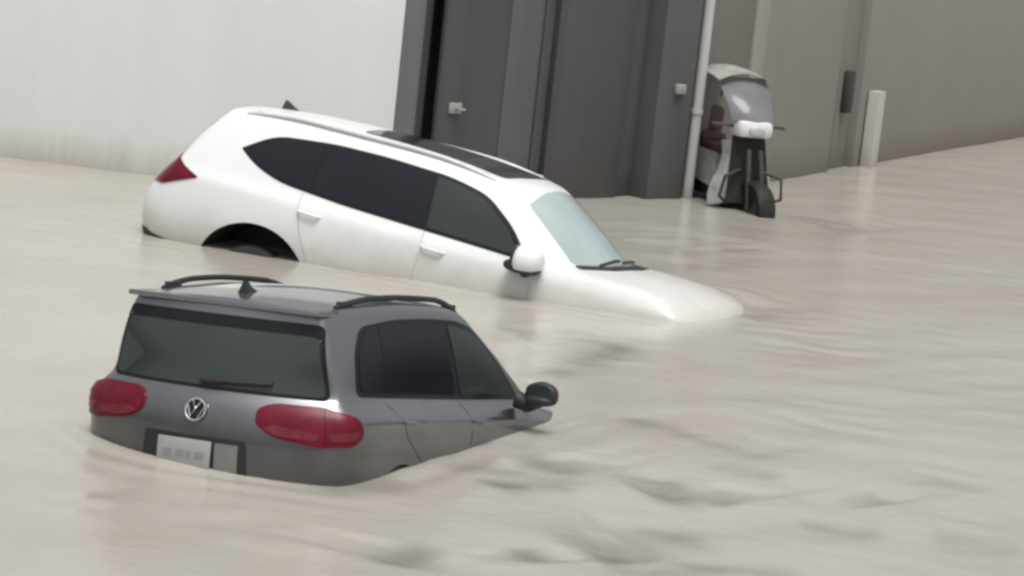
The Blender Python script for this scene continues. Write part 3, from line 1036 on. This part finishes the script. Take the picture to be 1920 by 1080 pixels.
# ------------------------------------------------------------------ flood water
def water():
    xs = np.concatenate([[-3000, -600, -160, -60, -25, -12, -8], np.arange(-6, 8.8, .045), [9.5, 11, 14, 20, 35, 70, 160, 600, 3000]])
    yy = [-3000, -600, -120, -40, -10, 2, 5]
    y = 11.3
    while y < 46:
        yy.append(y)
        y += .032 + .0022 * (y - 11.3)
    ys = np.array(yy + [48, 52, 60, 80, 120, 240, 600, 3000])
    X, Y = np.meshgrid(xs, ys)
    rng = np.random.default_rng(7)
    Z = np.zeros_like(X)
    # wind and current chop: many short wave trains, broken into patches
    for i in range(46):
        lam = rng.uniform(.25, 1.3)
        th = rng.normal(R(112), R(25))
        ph = rng.uniform(0, 6.28)
        kx, ky = math.cos(th) * 2 * math.pi / lam, math.sin(th) * 2 * math.pi / lam
        px, py = rng.uniform(.25, .9, 2)
        q1, q2 = rng.uniform(0, 6.28, 2)
        env = np.clip(np.sin(X * px + q1) * np.sin(Y * py * .8 + q2), 0, 1) ** 1.5
        Z += .0015 * lam * env * np.sin(kx * X + ky * Y + ph + .8 * np.sin(X * 1.3 + q2))
    # slow swell
    Z += .006 * np.sin(.9 * X - .5 * Y + .4 * np.sin(Y)) * np.sin(.35 * Y + .6 * X)
    # ridges: (x0,y0)->(x1,y1), height, width
    for x0, y0, x1, y1, h, w in RIDGES:
        dx, dy = x1 - x0, y1 - y0
        L = math.hypot(dx, dy)
        u = ((X - x0) * dx + (Y - y0) * dy) / L
        v = (-(X - x0) * dy + (Y - y0) * dx) / L
        v = v + .10 * L * .2 * np.sin(u / L * 7 + x0 * 5) + .03 * np.sin(u * 9 + y0)
        e = np.clip(np.minimum(u, L - u) / (.3 * L) + .25, 0, 1)
        e = e * e * (3 - 2 * e)
        rag = .62 + .38 * np.sin(u * 5.1 / max(w, .2) * .3 + 3 * np.sin(v * 4 + x0 * 7) + y0) * np.cos(u * 3.3 + v * 6 + y0 * 3)
        Z -= .085 * w * h * e * rag * np.exp(-(v / np.where(v > 0, 2.6 * w, w)) ** 2)
    # wavelets that lap round the two hulls
    bpy.context.view_layer.update()
    for root, bvh in HULLS:
        inv = np.array(root.matrix_world.inverted())
        px = inv[0, 0] * X + inv[0, 1] * Y + inv[0, 3]
        py = inv[1, 0] * X + inv[1, 1] * Y + inv[1, 3]
        for i, j in zip(*np.nonzero((px > -1.9) & (px < 4.9) & (np.abs(py) < 1.9))):
            q = Vector((X[i, j], Y[i, j], 0))
            h, nn, _, dd_ = bvh.find_nearest(root.matrix_world.inverted() @ q)
            if dd_ < .7:
                am = .55 + .45 * math.sin(3.1 * X[i, j] + 2 * math.sin(2.3 * Y[i, j]))
                Z[i, j] += .013 * am * math.exp(-dd_ / .22) * math.cos(dd_ * 2 * math.pi / .26 + 1.2 * math.sin(4 * X[i, j]))
    # soft dark smears: wave shading painted into the water colour
    silt_shade = np.zeros_like(X)
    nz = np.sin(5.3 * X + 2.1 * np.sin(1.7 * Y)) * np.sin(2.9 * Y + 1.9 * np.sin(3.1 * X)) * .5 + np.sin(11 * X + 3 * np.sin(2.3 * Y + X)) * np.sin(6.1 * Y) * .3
    for x0, y0, x1, y1, bow, w, st in WAVE_SHADE:
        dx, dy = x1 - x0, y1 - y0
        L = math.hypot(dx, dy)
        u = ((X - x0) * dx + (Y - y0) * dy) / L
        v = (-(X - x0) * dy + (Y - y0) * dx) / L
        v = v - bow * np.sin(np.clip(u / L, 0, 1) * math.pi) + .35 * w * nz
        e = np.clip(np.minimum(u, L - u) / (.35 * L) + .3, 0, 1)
        silt_shade = np.maximum(silt_shade, st * e * e * (3 - 2 * e) * np.exp(-(v / w) ** 2) * np.clip(.8 + .7 * nz, .15, 1))
    fade = np.clip((X + 8) / 3, 0, 1) * np.clip((12 - X) / 3, 0, 1) * np.clip((Y - 5.5) / 1, 0, 1) * np.clip((48 - Y) / 4, 0, 1)
    Z *= fade
    ny, nx = X.shape
    me = bpy.data.meshes.new('flood_water')
    me.vertices.add(nx * ny)
    me.vertices.foreach_set('co', np.stack([X, Y, Z], -1).astype(np.float32).ravel())
    ii = (np.arange(ny - 1)[:, None] * nx + np.arange(nx - 1)[None, :]).ravel()
    q = np.stack([ii, ii + 1, ii + nx + 1, ii + nx], -1)
    nf = len(q)
    me.loops.add(nf * 4)
    me.loops.foreach_set('vertex_index', q.ravel().astype(np.int32))
    me.polygons.add(nf)
    me.polygons.foreach_set('loop_start', (np.arange(nf) * 4).astype(np.int32))
    me.polygons.foreach_set('loop_total', np.full(nf, 4, np.int32))
    me.polygons.foreach_set('use_smooth', np.ones(nf, bool))
    me.update(calc_edges=True)
    at = me.attributes.new('silt_shade', 'FLOAT', 'POINT')  # wave shading painted into the water colour
    at.data.foreach_set('value', silt_shade.astype(np.float32).ravel())
    me.materials.append(M['water'])
    o = bpy.data.objects.new('flood_water', me)
    col.objects.link(o)
    tag(o, 'muddy beige flood water filling the street', 'water', kind='structure')

CAM = (5000.0, R(8.665), R(6.25), 3.284)
def cam_axes():
    f, p, r, H = CAM
    fw = Vector((0, math.cos(p), -math.sin(p)))
    rt = Vector((1, 0, 0))
    up = rt.cross(fw)
    return rt * math.cos(r) + up * math.sin(r), up * math.cos(r) - rt * math.sin(r), fw
def on_water(px, py):
    """where a sight line meets the water: used to read off the places of the larger ripples"""
    r, u, w = cam_axes()
    d = w + r * ((px - 960) / CAM[0]) - u * ((py - 540) / CAM[0])
    t = -CAM[3] / d.z
    return d.x * t, d.y * t
RIDGES = []
for a, b, h, w in [((1035, 700), (1100, 668), .007, .04), ((1095, 670), (1165, 645), .008, .04), ((960, 625), (1120, 632), .004, .08), ((1150, 775), (1300, 822), .010, .05), ((1290, 820), (1440, 858), .008, .05),
                   ((985, 862), (1085, 890), .014, .045), ((905, 903), (1070, 903), .016, .04), ((1130, 850), (1210, 862), .008, .04), ((1195, 915), (1290, 920), .022, .05), ((1280, 915), (1380, 945), .018, .045),
                   ((1360, 880), (1450, 892), .010, .04), ((1110, 1035), (1240, 1045), .026, .05), ((1160, 1010), (1330, 1015), .020, .05), ((725, 1055), (790, 1028), .024, .035), ((985, 1030), (1020, 1050), .024, .035),
                   ((1090, 965), (1140, 968), .010, .03), ((1500, 980), (1640, 1000), .012, .05), ((1610, 930), (1660, 945), .016, .04), ((1240, 1062), (1480, 1078), .014, .05), ((1385, 590), (1500, 580), .012, .06),
                   ((1500, 410), (1640, 435), .012, .08), ((1240, 470), (1420, 455), .008, .1), ((1400, 640), (1640, 660), .006, .1), ((1450, 780), (1700, 815), .007, .07), ((1700, 900), (1860, 920), .012, .05), ((1750, 1010), (1900, 1030), .016, .05), ((300, 985), (520, 1000), .008, .05), ((60, 930), (220, 950), .012, .05)]:
    p, q = on_water(*a), on_water(*b)
    RIDGES.append((p[0], p[1], q[0], q[1], max(.4, min(1.3, h / .018)), w * 6))

WAVE_SHADE = []  # places of the wave shading painted on the water
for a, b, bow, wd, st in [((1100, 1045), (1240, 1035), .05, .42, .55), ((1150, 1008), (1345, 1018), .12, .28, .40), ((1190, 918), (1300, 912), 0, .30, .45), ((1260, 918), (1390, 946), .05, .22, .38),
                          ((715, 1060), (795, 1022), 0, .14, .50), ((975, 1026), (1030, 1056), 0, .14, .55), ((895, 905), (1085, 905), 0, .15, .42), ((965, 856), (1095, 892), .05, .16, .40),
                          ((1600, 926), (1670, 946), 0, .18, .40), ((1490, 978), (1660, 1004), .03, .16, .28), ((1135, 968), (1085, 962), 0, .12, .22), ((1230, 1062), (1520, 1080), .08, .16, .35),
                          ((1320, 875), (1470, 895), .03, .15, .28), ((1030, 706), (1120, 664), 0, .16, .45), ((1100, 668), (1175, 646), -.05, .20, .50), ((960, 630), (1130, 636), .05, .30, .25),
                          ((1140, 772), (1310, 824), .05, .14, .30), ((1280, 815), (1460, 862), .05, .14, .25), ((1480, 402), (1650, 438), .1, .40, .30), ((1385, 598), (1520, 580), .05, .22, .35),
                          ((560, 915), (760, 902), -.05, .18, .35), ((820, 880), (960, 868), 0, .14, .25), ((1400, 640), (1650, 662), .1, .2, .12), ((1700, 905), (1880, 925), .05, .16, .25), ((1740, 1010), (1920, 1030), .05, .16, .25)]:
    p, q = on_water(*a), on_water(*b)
    WAVE_SHADE.append((p[0], p[1], q[0], q[1], bow, wd, min(.8, st * 1.55)))
HULLS = [white_suv(), grey_suv()]
water()
scooter()

# ------------------------------------------------------------------ light
w = bpy.data.worlds.new('World')
sc.world = w
w.use_nodes = True
nt = w.node_tree
bg = nt.nodes['Background']
sky = nt.nodes.new('ShaderNodeTexSky')
sky.sky_type = 'NISHITA'
sky.sun_disc = False
SUN_EL, SUN_AZ = 72, 160
sky.sun_elevation = R(SUN_EL)
sky.sun_rotation = R(SUN_AZ)
sky.air_density = 1.0
sky.dust_density = 6.0
sky.ozone_density = 1.0
hs = nt.nodes.new('ShaderNodeHueSaturation')
hs.inputs['Saturation'].default_value = .22
nt.links.new(sky.outputs[0], hs.inputs['Color'])
nt.links.new(hs.outputs[0], bg.inputs[0])
bg.inputs[1].default_value = .12
sl = bpy.data.lights.new('sun', 'SUN')
sl.energy = 1.5
sl.angle = R(25)
sl.color = (1, .98, .95)
so = bpy.data.objects.new('sun', sl)
col.objects.link(so)
az, el = R(SUN_AZ), R(SUN_EL)
dv = Vector((math.sin(az) * math.cos(el), math.cos(az) * math.cos(el), math.sin(el)))
so.rotation_euler = dv.to_track_quat('Z', 'Y').to_euler()
so.location = dv * 30

# ------------------------------------------------------------------ camera
cd = bpy.data.cameras.new('camera')
co = bpy.data.objects.new('camera', cd)
col.objects.link(co)
r, u, f = cam_axes()
m = Matrix.Identity(4)
for i in range(3):
    m[i][0], m[i][1], m[i][2] = r[i], u[i], -f[i]
m[2][3] = CAM[3]
co.matrix_world = m
cd.sensor_width = 36
cd.lens = CAM[0] / 1920 * 36
cd.clip_end = 6000
sc.camera = co
sc.render.engine = 'CYCLES'
sc.cycles.use_denoising = True
sc.cycles.pixel_filter_type = 'BLACKMAN_HARRIS'
sc.cycles.filter_width = 2.9
sc.view_settings.view_transform = 'Standard'
sc.view_settings.look = 'None'
sc.view_settings.exposure = .12
